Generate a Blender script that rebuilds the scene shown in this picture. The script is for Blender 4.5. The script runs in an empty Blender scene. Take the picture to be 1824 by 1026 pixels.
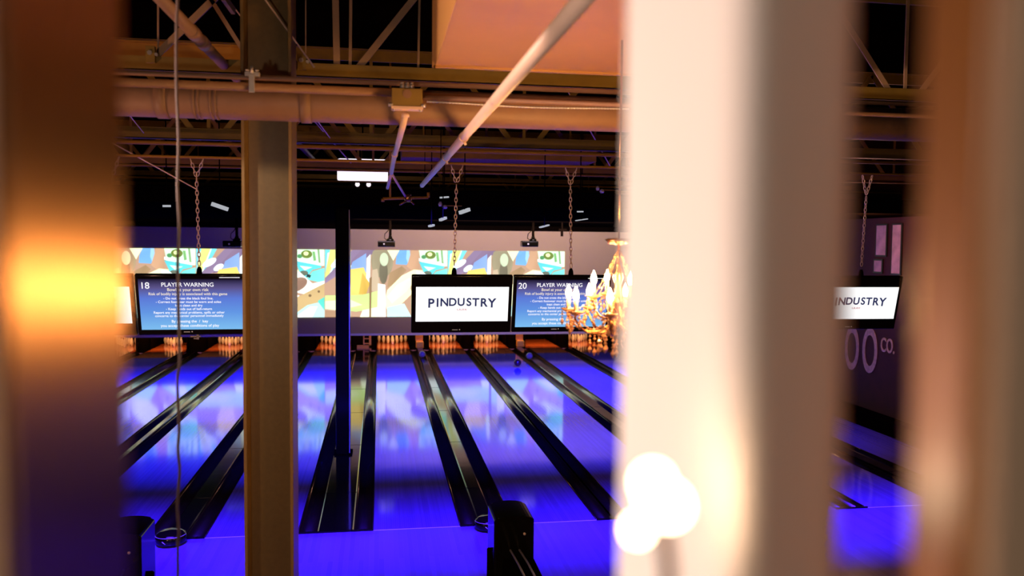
import bpy, bmesh, math, random
from mathutils import Vector, Matrix
random.seed(7)
C = bpy.context.scene.collection
SC = bpy.context.scene
PI = math.pi

# ------------------------------------------------------------------ camera
FPX, YAW, PIT, ROLL, CAMZ = 1463.6, 0.1606, 0.0549, 0.0093, 3.497
cy, sy, cp, sp = math.cos(YAW), math.sin(YAW), math.cos(PIT), math.sin(PIT)
FW = Vector((sy * cp, cy * cp, -sp))
R0 = Vector((cy, -sy, 0)); U0 = R0.cross(FW)
RT = math.cos(ROLL) * R0 + math.sin(ROLL) * U0
UP = -math.sin(ROLL) * R0 + math.cos(ROLL) * U0
EYE = Vector((0, 0, CAMZ))
cam_d = bpy.data.cameras.new('camera'); cam = bpy.data.objects.new('camera', cam_d); C.objects.link(cam)
m = Matrix(((RT.x, UP.x, -FW.x, 0), (RT.y, UP.y, -FW.y, 0), (RT.z, UP.z, -FW.z, CAMZ), (0, 0, 0, 1)))
cam.matrix_world = m
cam_d.sensor_width = 36; cam_d.lens = FPX / 1824 * 36
cam_d.clip_start = 0.02; cam_d.clip_end = 200
cam_d.dof.use_dof = True; cam_d.dof.focus_distance = 9.5; cam_d.dof.aperture_fstop = 1.6
SC.camera = cam

def ray(px, py):
    return FW + RT * ((px - 912) / FPX) + UP * ((513 - py) / FPX)
def at(px, py, Y):
    d = ray(px, py); return EYE + d * (Y / d.y)
def along(px, py, z):     # point of the picture ray at height z
    d = ray(px, py); return EYE + d * ((z - CAMZ) / d.z)
def atX(px, py, X):
    d = ray(px, py); return EYE + d * (X / d.x)

# ------------------------------------------------------------------ view, world
SC.view_settings.view_transform = 'Standard'; SC.view_settings.look = 'None'
SC.view_settings.exposure = 0.0; SC.view_settings.gamma = 1.0; SC.view_settings.use_curve_mapping = False
SC.render.engine = 'CYCLES'
SC.cycles.use_denoising = True
SC.cycles.sample_clamp_indirect = 6.0
SC.cycles.max_bounces = 6
w = bpy.data.worlds.new('world'); SC.world = w; w.use_nodes = True
w.node_tree.nodes['Background'].inputs[0].default_value = (1.0, .6, .45, 1)
w.node_tree.nodes['Background'].inputs[1].default_value = 0.0035

# ------------------------------------------------------------------ lights
def aim(o, tgt):
    o.rotation_euler = (Vector(tgt) - o.location).to_track_quat('-Z', 'Y').to_euler()
def light(name, kind, loc, power, col, tgt=None, **kw):
    d = bpy.data.lights.new(name, kind); d.energy = power; d.color = col
    for k, v in kw.items(): setattr(d, k, v)
    o = bpy.data.objects.new(name, d); C.objects.link(o); o.location = loc
    if tgt: aim(o, tgt)
    return o
BLUE = (.012, .010, 1.0)
# rows of black lights under the roof joists, throwing their light forward onto the lanes
for yb, zb_, p, rch, sp_ in ((10.2, 3.9, 800, 4.6, 56), (14.3, 3.95, 1300, 4.6, 54), (17.6, 3.95, 1300, 3.3, 38)):
    light('lane_blacklight', 'AREA', (.2, yb, zb_), p, BLUE, (.2, yb + rch, 0), shape='RECTANGLE', size=15, size_y=.15, spread=math.radians(sp_))
light('approach_blacklight', 'AREA', (1.2, 8.15, 3.85), 620, (.05, .008, 1.0), (1.2, 9.6, 0), shape='RECTANGLE', size=13, size_y=.15, spread=math.radians(48))
# unseen lights placed for the duct, column, posts and walls
light('mezzanine_lamp', 'POINT', (-3.6, 4.5, 2.6), 170, (1, .47, .30), shadow_soft_size=.12)
light('left_fill', 'POINT', (-1.0, .95, 3.35), 95, (1, .80, .70), shadow_soft_size=.08)  # fill added to brighten the left side of the pale post
light('rear_fill', 'SPOT', (-.8, -.9, 3.9), 24, (1, .78, .62), (.35, .35, 3.5), spot_size=math.radians(62), spot_blend=.4, shadow_soft_size=.1)  # fill added behind the camera for the post fronts and edge
light('duct_fill_spot', 'SPOT', (-3.0, 2.9, 3.9), 700, (1, .66, .54), (.5, 3.9, 4.6), spot_size=math.radians(42), spot_blend=.4, shadow_soft_size=.06)  # added spot, brightens the box duct side and the diagonal pipe
light('column_lamp', 'SPOT', (-1.65, 3.9, 4.3), 75, (1, .66, .36), (-.8, 5.95, 2.72), spot_size=math.radians(58), spot_blend=.12, shadow_soft_size=.06)
light('wall_wash', 'AREA', (3.9, 20.5, 3.9), 200, (1, .78, .95), (3.9, 27, 4.6), shape='RECTANGLE', size=9, size_y=.3, spread=math.radians(85))
light('side_wall_lamp', 'POINT', (8.2, 13.0, 3.6), 90, (1, .45, .3), shadow_soft_size=.1)

# ------------------------------------------------------------------ materials
def s2l(v):
    v = v / 255
    return v / 12.92 if v <= .04045 else ((v + .055) / 1.055) ** 2.4
def rgb(r, g, b): return (s2l(r), s2l(g), s2l(b), 1)
def mat(name, col, rough=.5, metal=0, spec=.5, noise=0, nscale=20, bump=0, stretch=None, coat=0, trans=0, emit=None, estr=0):
    M = bpy.data.materials.new(name); M.use_nodes = True
    nt = M.node_tree; b = nt.nodes['Principled BSDF']
    b.inputs['Base Color'].default_value = col
    b.inputs['Roughness'].default_value = rough; b.inputs['Metallic'].default_value = metal
    b.inputs['Specular IOR Level'].default_value = spec
    b.inputs['Coat Weight'].default_value = coat; b.inputs['Coat Roughness'].default_value = .38; b.inputs['Transmission Weight'].default_value = trans
    if emit:
        b.inputs['Emission Color'].default_value = emit; b.inputs['Emission Strength'].default_value = estr
    if noise or bump:
        tc = nt.nodes.new('ShaderNodeTexCoord'); mp = nt.nodes.new('ShaderNodeMapping')
        mp.inputs['Scale'].default_value = stretch or (1, 1, 1)
        n = nt.nodes.new('ShaderNodeTexNoise'); n.inputs['Scale'].default_value = nscale; n.inputs['Detail'].default_value = 5
        nt.links.new(tc.outputs['Object'], mp.inputs[0]); nt.links.new(mp.outputs[0], n.inputs['Vector'])
        if noise:
            r = nt.nodes.new('ShaderNodeMix'); r.data_type = 'RGBA'
            r.inputs[6].default_value = tuple(c * (1 - noise) for c in col[:3]) + (1,)
            r.inputs[7].default_value = tuple(min(1, c * (1 + noise)) for c in col[:3]) + (1,)
            nt.links.new(n.outputs['Fac'], r.inputs[0]); nt.links.new(r.outputs[2], b.inputs['Base Color'])
        if bump:
            bp = nt.nodes.new('ShaderNodeBump'); bp.inputs['Strength'].default_value = bump; bp.inputs['Distance'].default_value = .01
            nt.links.new(n.outputs['Fac'], bp.inputs['Height']); nt.links.new(bp.outputs[0], b.inputs['Normal'])
    return M
def emis(name, col, s):
    return mat(name, (0, 0, 0, 1), .6, emit=col, estr=s, spec=.1)
def planks(name, col, rough, bw, bl, dark):
    """long narrow boards running along Y"""
    M = mat(name, col, rough); nt = M.node_tree; b = nt.nodes['Principled BSDF']; b.inputs['IOR'].default_value = 1.68
    tc = nt.nodes.new('ShaderNodeTexCoord'); mp = nt.nodes.new('ShaderNodeMapping')
    mp.inputs['Rotation'].default_value = (0, 0, PI / 2)
    br = nt.nodes.new('ShaderNodeTexBrick'); br.inputs['Scale'].default_value = 1
    br.inputs['Brick Width'].default_value = bl; br.inputs['Row Height'].default_value = bw
    br.inputs['Mortar Size'].default_value = .0006
    br.inputs['Color1'].default_value = col; br.inputs['Color2'].default_value = tuple(c * .8 for c in col[:3]) + (1,)
    br.inputs['Mortar'].default_value = dark
    nt.links.new(tc.outputs['Object'], mp.inputs[0]); nt.links.new(mp.outputs[0], br.inputs['Vector'])
    nt.links.new(br.outputs['Color'], b.inputs['Base Color'])
    n = nt.nodes.new('ShaderNodeTexNoise'); n.inputs['Scale'].default_value = 1.2
    bp = nt.nodes.new('ShaderNodeBump'); bp.inputs['Strength'].default_value = .08; bp.inputs['Distance'].default_value = .004
    nt.links.new(tc.outputs['Object'], n.inputs['Vector'])
    nt.links.new(n.outputs['Fac'], bp.inputs['Height']); nt.links.new(bp.outputs[0], b.inputs['Normal'])
    return M
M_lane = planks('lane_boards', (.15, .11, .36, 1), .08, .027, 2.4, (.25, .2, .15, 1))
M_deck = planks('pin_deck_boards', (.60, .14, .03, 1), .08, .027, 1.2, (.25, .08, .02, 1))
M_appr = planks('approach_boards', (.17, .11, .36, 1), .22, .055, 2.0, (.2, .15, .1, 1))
M_gut = mat('black_gutter_plastic', (.009, .007, .003, 1), .16, spec=.7, noise=.5, nscale=2, bump=.25, stretch=(9, 1, 9))
M_cap = mat('black_capping', (.004, .003, .002, 1), .09, spec=.5, noise=.4, nscale=3, bump=.04)
M_blackgloss = mat('black_gloss', (.005, .004, .002, 1), .12, spec=.25)
M_blackmatte = mat('black_matte', (.0035, .002, .001, 1), 1, spec=0)
M_soot = mat('black_ceiling_paint', (.003, .0012, .0001, 1), 1, spec=0, noise=.3, nscale=3)
M_wall = mat('mask_wall_paint', (.48, .34, .16, 1), .75, spec=.2, noise=.05, nscale=1.5)
M_trim = mat('pale_edge_trim', (.85, .72, .66, 1), .5)
M_redwall = mat('dark_red_wall', (.06, .010, .004, 1), .7, noise=.35, nscale=4)
M_sidewall = mat('dark_side_wall', (.03, .025, .03, 1), .8, noise=.3, nscale=2)
M_pin = mat('pin_white', (.85, .80, .74, 1), .22)
M_pinred = mat('pin_red_stripe', (.55, .03, .02, 1), .25)
M_duct = mat('duct_paint', (.27, .145, .075, 1), .55, noise=.12, nscale=14, bump=.35)
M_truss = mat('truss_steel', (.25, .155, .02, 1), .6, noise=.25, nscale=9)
M_web_lit = mat('web_member_lit', (.50, .30, .15, 1), .55, noise=.2, nscale=9)  # nearest joist's webs: paler colour stands in for light falling on them
M_joist = mat('joist_steel', (.34, .16, .015, 1), .65, noise=.2, nscale=7)
M_pipe = mat('pipe_paint', (.85, .60, .43, 1), .4, noise=.06, nscale=10)
M_galv = mat('galvanised_steel', (.62, .58, .52, 1), .35, metal=.6, noise=.15, nscale=30)
M_box = mat('box_duct_sheet', (.54, .27, .075, 1), .5, noise=.08, nscale=3)
M_col = mat('column_paint', (.22, .135, .04, 1), .42, noise=.14, nscale=30, bump=.08)
M_chain = mat('chain_steel', (.85, .62, .5, 1), .35, metal=.4)
M_cable = mat('cable_jacket', (.07, .04, .03, 1), .5)
M_gold = mat('antique_brass', (.42, .20, .075, 1), .25, metal=.9, noise=.3, nscale=60)
M_crystal = mat('amber_crystal', (.62, .32, .15, 1), .1, trans=.35, spec=.8)
M_candle = mat('candle_sleeve', (.9, .62, .38, 1), .5)
M_bulb = emis('candle_bulb_glow', (1, .50, .17, 1), 650)
M_bulb2 = emis('small_bulb_glow', (1, .66, .40, 1), 22)
M_postlight = mat('pale_post_paint', (.72, .64, .57, 1), .8, spec=.2)
def satin(name, col, rough):
    """dark satin metal: an even tinted sheen over almost black"""
    M = bpy.data.materials.new(name); M.use_nodes = True; nt = M.node_tree
    nt.nodes.remove(nt.nodes['Principled BSDF']); g = nt.nodes.new('ShaderNodeBsdfAnisotropic')
    g.inputs['Color'].default_value = col; g.inputs['Roughness'].default_value = rough
    nt.links.new(g.outputs[0], nt.nodes['Material Output'].inputs[0]); return M
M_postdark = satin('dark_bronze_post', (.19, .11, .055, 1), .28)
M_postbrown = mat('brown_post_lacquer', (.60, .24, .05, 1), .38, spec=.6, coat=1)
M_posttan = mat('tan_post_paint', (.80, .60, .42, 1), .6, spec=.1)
M_white = mat('white_plastic', (.8, .76, .78, 1), .4)
M_lampw = emis('lamp_diffuser', (1, .86, .95, 1), 1.15)
M_sliver = emis('dim_tube', (.75, .78, .85, 1), .55)
M_yellow = mat('golden_panel', (.85, .40, .04, 1), .4)
M_ballw = mat('pale_ball', (.55, .48, .22, 1), .2, noise=.4, nscale=12)
M_ballp = mat('plum_ball', (.10, .03, .01, 1), .15)
M_letter = mat('painted_letters', (.70, .50, .36, 1), .8, noise=.5, nscale=16)
M_poster = mat('poster_paper', (.62, .42, .36, 1), .7, noise=.6, nscale=5)
M_frame = mat('frame_black', (.01, .008, .008, 1), .4)
M_line = mat('foul_line_paint', (.75, .75, .8, 1), .4)
M_scrwhite = emis('screen_white', (1, 1, 1, 1), 1.15)
M_scrnavy = emis('logo_navy', rgb(48, 52, 92), 1)
M_scrred = emis('logo_red', rgb(190, 70, 90), 1)
M_scrtext = emis('screen_text', (1, .97, 1, 1), 1.1)
M_scrcream = emis('screen_text_cream', rgb(255, 240, 215), 1.0)
M_badge = mat('badge_print', (.6, .6, .62, 1), .4, emit=(.6, .6, .6, 1), estr=.15)
def warn_screen():
    M = emis('screen_blue_gradient', (0, 0, 0, 1), 1.0); nt = M.node_tree; b = nt.nodes['Principled BSDF']
    tc = nt.nodes.new('ShaderNodeTexCoord'); sx = nt.nodes.new('ShaderNodeSeparateXYZ'); r = nt.nodes.new('ShaderNodeValToRGB')
    nt.links.new(tc.outputs['Generated'], sx.inputs[0]); nt.links.new(sx.outputs[2], r.inputs[0])
    e = r.color_ramp.elements; e[0].color = rgb(125, 190, 240); e[0].position = 0
    e[1].color = rgb(16, 10, 34); e[1].position = 1
    for p, c in ((.35, rgb(98, 150, 228)), (.62, rgb(92, 122, 215)), (.82, rgb(92, 84, 140))):
        q = e.new(p); q.color = c
    nt.links.new(r.outputs[0], b.inputs['Emission Color'])
    return M
M_scrblue = warn_screen()
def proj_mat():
    M = emis('projection_glow', (1, 1, 1, 1), 1.65); nt = M.node_tree; b = nt.nodes['Principled BSDF']  # self-lit polygons stand in for the projectors' light on the wall
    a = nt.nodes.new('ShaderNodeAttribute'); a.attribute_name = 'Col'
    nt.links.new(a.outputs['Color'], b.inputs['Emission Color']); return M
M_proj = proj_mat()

# ------------------------------------------------------------------ mesh helpers
def V(*a): return Vector(a)
class MB:
    def __init__(s): s.bm = bmesh.new(); s.mi = 0; s.mats = []
    def use(s, m):
        if m not in s.mats: s.mats.append(m)
        s.mi = s.mats.index(m); return s
    def _f(s, vs, smooth=False):
        try: f = s.bm.faces.new(vs)
        except ValueError: return
        f.material_index = s.mi; f.smooth = smooth; return f
    def box(s, lo, hi, bev=0):
        x0, y0, z0 = lo; x1, y1, z1 = hi
        v = [s.bm.verts.new(p) for p in ((x0,y0,z0),(x1,y0,z0),(x1,y1,z0),(x0,y1,z0),(x0,y0,z1),(x1,y0,z1),(x1,y1,z1),(x0,y1,z1))]
        fs = [s._f([v[i] for i in q]) for q in ((0,3,2,1),(4,5,6,7),(0,1,5,4),(1,2,6,5),(2,3,7,6),(3,0,4,7))]
        if bev:
            es = list({e for f in fs for e in f.edges})
            r = bmesh.ops.bevel(s.bm, geom=es, offset=bev, segments=3, affect='EDGES', profile=.5)
            for f in r['faces']: f.smooth = True; f.material_index = s.mi
        return s
    def bar(s, a, b, wx, wz, up=V(0, 0, 1)):
        """square bar between two points"""
        a = Vector(a); b = Vector(b); t = (b - a).normalized()
        if abs(t.dot(up)) > .99: up = V(0, 1, 0)
        u = t.cross(up).normalized() * wx / 2; v = u.cross(t).normalized() * wz / 2
        A = [s.bm.verts.new(a + p) for p in (-u-v, u-v, u+v, -u+v)]; B = [s.bm.verts.new(b + p) for p in (-u-v, u-v, u+v, -u+v)]
        for i in range(4): s._f((A[i], A[(i+1)%4], B[(i+1)%4], B[i]))
        s._f(A[::-1]); s._f(B); return s
    def tube(s, pts, r, n=12, closed=False):
        pts = [Vector(p) for p in pts]; N = len(pts); rs = r if isinstance(r, (list, tuple)) else [r] * N
        rings = []; prev = None
        for i in range(N):
            if closed: t = pts[(i+1) % N] - pts[i-1]
            else: t = pts[min(i+1, N-1)] - pts[max(i-1, 0)]
            t.normalize()
            if prev is None: u = t.orthogonal().normalized()
            else:
                u = prev - t * prev.dot(t)
                u = u.normalized() if u.length > 1e-6 else t.orthogonal().normalized()
            prev = u; v = t.cross(u)
            rings.append([s.bm.verts.new(pts[i] + (u * math.cos(2*PI*k/n) + v * math.sin(2*PI*k/n)) * rs[i]) for k in range(n)])
        for i in range(N if closed else N - 1):
            A = rings[i]; B = rings[(i+1) % N]
            for k in range(n): s._f((A[k], A[(k+1)%n], B[(k+1)%n], B[k]), True)
        if not closed: s._f(rings[0][::-1]); s._f(rings[-1])
        return s
    def lathe(s, prof, c=(0, 0, 0), n=16):
        """profile (r, z) turned about Z at c"""
        c = Vector(c); rings = []
        for r, z in prof:
            rings.append([s.bm.verts.new(c + V(max(r, 1e-4) * math.cos(2*PI*k/n), max(r, 1e-4) * math.sin(2*PI*k/n), z)) for k in range(n)])
        for A, B in zip(rings, rings[1:]):
            for k in range(n): s._f((A[k], A[(k+1)%n], B[(k+1)%n], B[k]), True)
        s._f(rings[0][::-1]); s._f(rings[-1]); return s
    def prism(s, poly, axis, a, b, smooth=False):
        """2-D polygon extruded along axis 'x','y' or 'z' from a to b"""
        def P(p, t):
            return {'x': (t, p[0], p[1]), 'y': (p[0], t, p[1]), 'z': (p[0], p[1], t)}[axis]
        A = [s.bm.verts.new(P(p, a)) for p in poly]; B = [s.bm.verts.new(P(p, b)) for p in poly]; n = len(poly)
        for i in range(n): s._f((A[i], A[(i+1)%n], B[(i+1)%n], B[i]), smooth)
        s._f(A[::-1]); s._f(B); return s
    def octa(s, c, r, h):
        c = Vector(c); n = 6
        mid = [s.bm.verts.new(c + V(r*math.cos(2*PI*k/n), r*math.sin(2*PI*k/n), 0)) for k in range(n)]
        t = s.bm.verts.new(c + V(0, 0, h)); d = s.bm.verts.new(c - V(0, 0, h))
        for k in range(n): s._f((mid[k], mid[(k+1)%n], t)); s._f((mid[(k+1)%n], mid[k], d))
        return s
    def mesh(s, me, mtx):
        t = bmesh.new(); t.from_mesh(me); bmesh.ops.transform(t, matrix=mtx, verts=t.verts)
        mp = {v: s.bm.verts.new(v.co) for v in t.verts}
        for f in t.faces: s._f([mp[v] for v in f.verts])
        t.free(); return s
    def build(s, name, m=None, parent=None, fix=True):
        if fix: bmesh.ops.recalc_face_normals(s.bm, faces=s.bm.faces)
        me = bpy.data.meshes.new(name); s.bm.to_mesh(me); s.bm.free()
        for mm in (s.mats or [m]): me.materials.append(mm)
        o = bpy.data.objects.new(name, me); C.objects.link(o)
        if parent: o.parent = parent
        return o
def tag(o, label=None, cat=None, group=None, kind=None):
    if label: o['label'] = label
    if cat: o['category'] = cat
    if group: o['group'] = group
    if kind: o['kind'] = kind
    return o
def thing(name, label, cat, loc=(0, 0, 0), group=None):
    o = bpy.data.objects.new(name, None); C.objects.link(o); o.location = loc
    return tag(o, label, cat, group)
def struct(o): o['kind'] = 'structure'; return o
def text_mesh(txt, size, align='CENTER', ext=.0008, off=.012):
    cu = bpy.data.curves.new('t', 'FONT'); cu.body = txt; cu.size = size; cu.align_x = align; cu.align_y = 'CENTER'; cu.extrude = ext; cu.offset = off * size
    o = bpy.data.objects.new('t', cu); C.objects.link(o)
    dg = bpy.context.evaluated_depsgraph_get(); me = bpy.data.meshes.new_from_object(o.evaluated_get(dg))
    bpy.data.objects.remove(o); return me

# ------------------------------------------------------------------ room shell
D1 = 9.93; YP = D1 + 18.29; YW = 26.86; YB = 29.6; CEIL = 5.65
XL, XR = -10.6, 9.72
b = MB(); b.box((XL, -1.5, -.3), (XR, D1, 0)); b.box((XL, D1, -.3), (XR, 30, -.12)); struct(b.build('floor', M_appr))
b = MB(); b.box((XL, -1.5, CEIL), (XR, 30, CEIL + .15)); struct(b.build('ceiling', M_soot))
b = MB(); b.box((XR, -1.5, -.3), (XR + .15, 30, CEIL)); struct(b.build('wall_right', M_redwall))
b = MB(); b.box((XL - .15, -1.5, -.3), (XL, 30, CEIL)); struct(b.build('wall_left', M_sidewall))
b = MB(); b.box((XL, YB + .2, -.3), (XR, YB + .35, CEIL)); struct(b.build('wall_rear', M_blackmatte))
zt = at(700, 409, YW).z
b = MB(); b.box((XL, YW, .475), (XR, YW + .06, zt)); struct(b.build('wall_back', M_wall))
b = MB(); b.box((XL, YW - .02, zt), (XR, YW + .10, 4.05)); struct(b.build('trim_1', M_blackmatte))
ZDROP, YDROP = 4.05, 12.7
b = MB(); b.box((XL, YDROP, ZDROP), (XR, 30, 4.28)); struct(b.build('ceiling', M_blackmatte))
b = MB(); b.box((XL, YW - .03, .46), (XR, YW, .53)); struct(b.build('trim_2', M_trim))
b = MB(); b.box((XL, D1 - .012, 0), (XR, D1 + .002, .0015)); struct(b.build('trim_3', M_line))
# black ledge along the foot of the right wall
b = MB(); b.box((XR - .35, 10, -.12), (XR, 26.8, .22)); struct(b.build('baseboard_right', M_blackmatte))

# ------------------------------------------------------------------ lanes and gutters
EDGE = [(-8.70, -7.646), (-7.16, -6.11), (-5.41, -4.36), (-3.774, -2.717), (-2.015, -.968), (-.0635, .983), (1.664, 2.715), (3.176, 4.243), (4.943, 5.997), (6.46, 7.51), (8.21, 9.27)]
LW = ['far left lane beside the glowing dark post', 'lane under the left edge of the leftmost blue screen', 'lane seen just left of the brown steel column',
      'lane running down behind the wide brown steel column', 'lane between brown steel column and thin black column', 'lane straight ahead just right of thin black column',
      'lane ending under the left half of the centre white screen', 'lane ending under the right half of the centre white screen', 'lane with the empty pin deck',
      'lane ending behind the lit chandelier', 'rightmost lane beside the dark red wall']
for (x0, x1), wh in zip(EDGE, LW):
    t = thing('bowling_lane', 'glossy blue-lit bowling ' + wh, 'bowling lane', ((x0+x1)/2, D1, 0), 'glossy bowling lanes lit blue')
    hw = (x1 - x0) / 2
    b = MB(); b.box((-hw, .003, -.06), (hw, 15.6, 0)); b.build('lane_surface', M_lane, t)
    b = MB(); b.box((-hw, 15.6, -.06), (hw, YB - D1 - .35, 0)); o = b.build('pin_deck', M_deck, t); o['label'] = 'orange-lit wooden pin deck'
def gut_prof(xa, xb, depth=.075, n=9):
    """top outline of a trough between xa and xb"""
    r = []; c = (xa + xb) / 2; h = (xb - xa) / 2
    for k in range(n + 1):
        a = PI * k / n; r.append((c - h * math.cos(a), -depth * math.sin(a)))
    return r
SW = ['left of the leftmost lane', 'second strip from the left edge, crossing behind the hanging cable low down', 'strip ending at the left ball return', 'wide strip around the foot of the thin black column',
      'strip ending at the centre ball return', 'narrow strip between the two lanes under the centre white screen', 'strip running up to the round pale ball', 'narrow strip under the chandelier', 'strip nearest the dark red wall']
strips = [(EDGE[i][1], EDGE[i+1][0]) for i in range(len(EDGE) - 1)]
SL = ['black gutter pair left of the leftmost clear lane', 'black gutter pair crossing the upper left behind the hanging cable', 'black gutter pair cutting the left blue floor from cable to glowing post',
      'black gutter pair ending at the left ball return', 'wide black gutter pair around the foot of the thin black column', 'black gutter pair ending at the centre ball return',
      'narrow black gutter pair running diagonally below the centre white screen', 'black gutter pair starting at the golden post and pale ball', 'narrow black gutter pair starting under the chandelier', 'black gutter pair nearest the dark red wall']
for (x0, x1), lb in zip(strips, SL):
    t = thing('gutter_strip', lb, 'gutter', ((x0+x1)/2, D1, 0), 'black gutters between the lanes')
    w_ = (x1 - x0) / 2 - .004; g = .235 if w_ > .26 else w_ - .012
    for s in (-1, 1):
        pr = [(p[0] * s, p[1]) for p in gut_prof(-w_ + .012, -w_ + .012 + g - .012)]
        outer = [(-w_ * s, -.11), (-w_ * s, .004), (-(w_ - .012) * s, .004)] + pr[0:] + [((-w_ + g) * s, .004), ((-w_ + g) * s, -.11)]
        b = MB(); b.prism(outer, 'y', .0, 17.0, True); o = b.build('gutter', M_gut, t)
    if w_ - g > .03:
        c = w_ - g
        b = MB(); b.prism([(-c, -.11), (-c, .012), (-c + .015, .022), (c - .015, .022), (c, .012), (c, -.11)], 'y', 0, 17.0); b.build('capping', M_cap, t)
        for k in range(6):
            b = MB(); b.box((-c - .002, 1.5 + k * 2.7, .021), (c + .002, 1.512 + k * 2.7, .0245)); b.build('joint_strip', M_blackgloss, t)
    b = MB(); b.box((-w_, -.02, -.0), (w_, .0, .02)); b.build('end_plate', M_blackgloss, t)

# ------------------------------------------------------------------ pins
PP = [(0.0286, 0), (.0355, .02), (.0455, .057), (.0557, .086), (.0605, .117), (.0575, .149), (.0495, .184), (.0388, .21), (.0286, .238), (.0236, .262), (.0248, .285), (.0298, .315), (.0324, .343), (.030, .363), (.0215, .376), (.008, .381)]
def make_pin():
    b = MB(); b.lathe(PP, n=16); o = b.build('bowling_pin', M_pin)
    b = MB(); b.lathe([(.0262, .243), (.0252, .252)], n=16); b.lathe([(.0246, .266), (.0248, .275)], n=16)
    b.build('red_stripe', M_pinred, o); return o
pin0 = make_pin(); first = True
RACKS = {0: 'far left rack', 1: 'rack under leftmost blue screen', 2: 'rack left of brown column', 4: 'rack left of thin black column',
         5: 'rack right of thin black column', 6: 'rack below left half of centre screen', 7: 'rack below right half of centre screen', 9: 'rack behind the chandelier'}
ROWS = [['head pin'], ['left pin of second row', 'right pin of second row'], ['left pin of third row', 'middle pin of third row', 'right pin of third row'],
        ['leftmost back pin', 'inner left back pin', 'inner right back pin', 'rightmost back pin']]
for li, rk in RACKS.items():
    xc = (EDGE[li][0] + EDGE[li][1]) / 2
    for r in range(4):
        for k in range(r + 1):
            if li == 1 and (r, k) in ((2, 2), (3, 2)): continue
            p = pin0 if first else pin0.copy()
            if not first:
                C.objects.link(p); c2 = pin0.children[0].copy(); c2.parent = p; C.objects.link(c2)
            p.location = (xc + (k - r / 2) * .3048, YP + r * .264, .0005)
            tag(p, 'white bowling pin, %s of %s' % (ROWS[r][k], rk), 'bowling pin', 'bowling pins standing in racks')
            first = False

# pit: kickbacks, curtain, lamps
KL = ['black kickback panel beyond the gutters ' + q for q in ('at far left', 'left of the leftmost pin rack in the clear', 'under the leftmost blue screen', 'behind the brown steel column', 'with a golden frame right of the thin black column',
      'with golden panel left of the centre white screen', 'under the middle of the centre white screen', 'with golden post right of the centre white screen', 'left of the pins behind the chandelier', 'by the dark red wall')]
for i, ((x0, x1), lb) in enumerate(zip(strips, KL)):
    t = thing('kickback_panel', lb, 'panel', ((x0+x1)/2, 27.2, 0), 'black kickback panels between pin decks')
    w_ = (x1 - x0) / 2
    for s in (-1, 1):
        b = MB(); b.box((s*(w_-.022) - .018, .35, -.12), (s*(w_-.022) + .018, 2.25, .9)); b.build('side_board', M_blackmatte, t)
    b = MB(); b.box((-w_ + .041, .4, -.12), (w_ - .041, .45, .9)); b.build('front_board', M_blackmatte, t)
    if i in (4, 5, 7):
        b = MB()
        if i == 4:
            X0 = at(647, 610, 27.3).x - (x0+x1)/2; X1 = X0 + .26
            b.box((X0, 0.0, .12), (X0 + .04, .06, .62)); b.box((X1 - .07, 0, .0), (X1, .06, .62))
            for z in (.14, .30, .45): b.box((X0 + .04, .01, z), (X1 - .07, .05, z + .03))
            b.box((X0 - .2, .0, -.12), (X1, .06, .1))
        else:
            xm = at(747 if i == 5 else 925, 610, 27.3).x - (x0+x1)/2
            b.box((xm - .13, 0, .22), (xm + .11, .05, .62), .008)
            b.box((xm - .12, -.15, -.0), (xm + .13, .04, .22), .03)
        o = b.build('golden_frame', M_yellow, t); o['label'] = 'golden yellow frame'
b = MB(); b.box((XL + .3, YB - .1, -.12), (XR - .3, YB, 1.2)); tag(b.build('pit_curtain', M_blackmatte), 'black curtain hanging behind all the bowling pins', 'curtain')
for li, (x0, x1) in enumerate(EDGE):
    if li in (3, 10): continue
    light('pin_lamp', 'AREA', ((x0+x1)/2, 27.25, .98), 27, (1, .42, .13), ((x0+x1)/2, 28.9, .05), shape='RECTANGLE', size=.9, size_y=.1)
for xk in (-.25, 1.5, 4.75): light('kickback_fill', 'POINT', (xk, 26.95, .85), 5, (1, .6, .25), shadow_soft_size=.05)  # small warm fills added in front of the golden frames
for px, py, r, m_, lb in ((943, 634, .10, M_ballw, 'round pale mottled bowling ball on the strip beside the golden post'), (922, 646, .105, M_ballp, 'dark plum bowling ball just below the golden post'), (752, 631, .10, M_ballw, 'pale bowling ball below golden panel left of centre')):
    Y = 25.0
    g = at(px, py, Y); g.z = .0245 + r
    # slide along the floor so that the ball keeps its place in the view
    k = (CAMZ - g.z) / (EYE.z - at(px, py, 1.0).z) ; q = EYE + (at(px, py, 1.0) - EYE) * k
    b = MB(); bmesh.ops.create_uvsphere(b.bm, u_segments=24, v_segments=16, radius=r)
    for f in b.bm.faces: f.smooth = True
    o = b.build('bowling_ball', m_); o.location = q; tag(o, lb, 'bowling ball')

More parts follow.
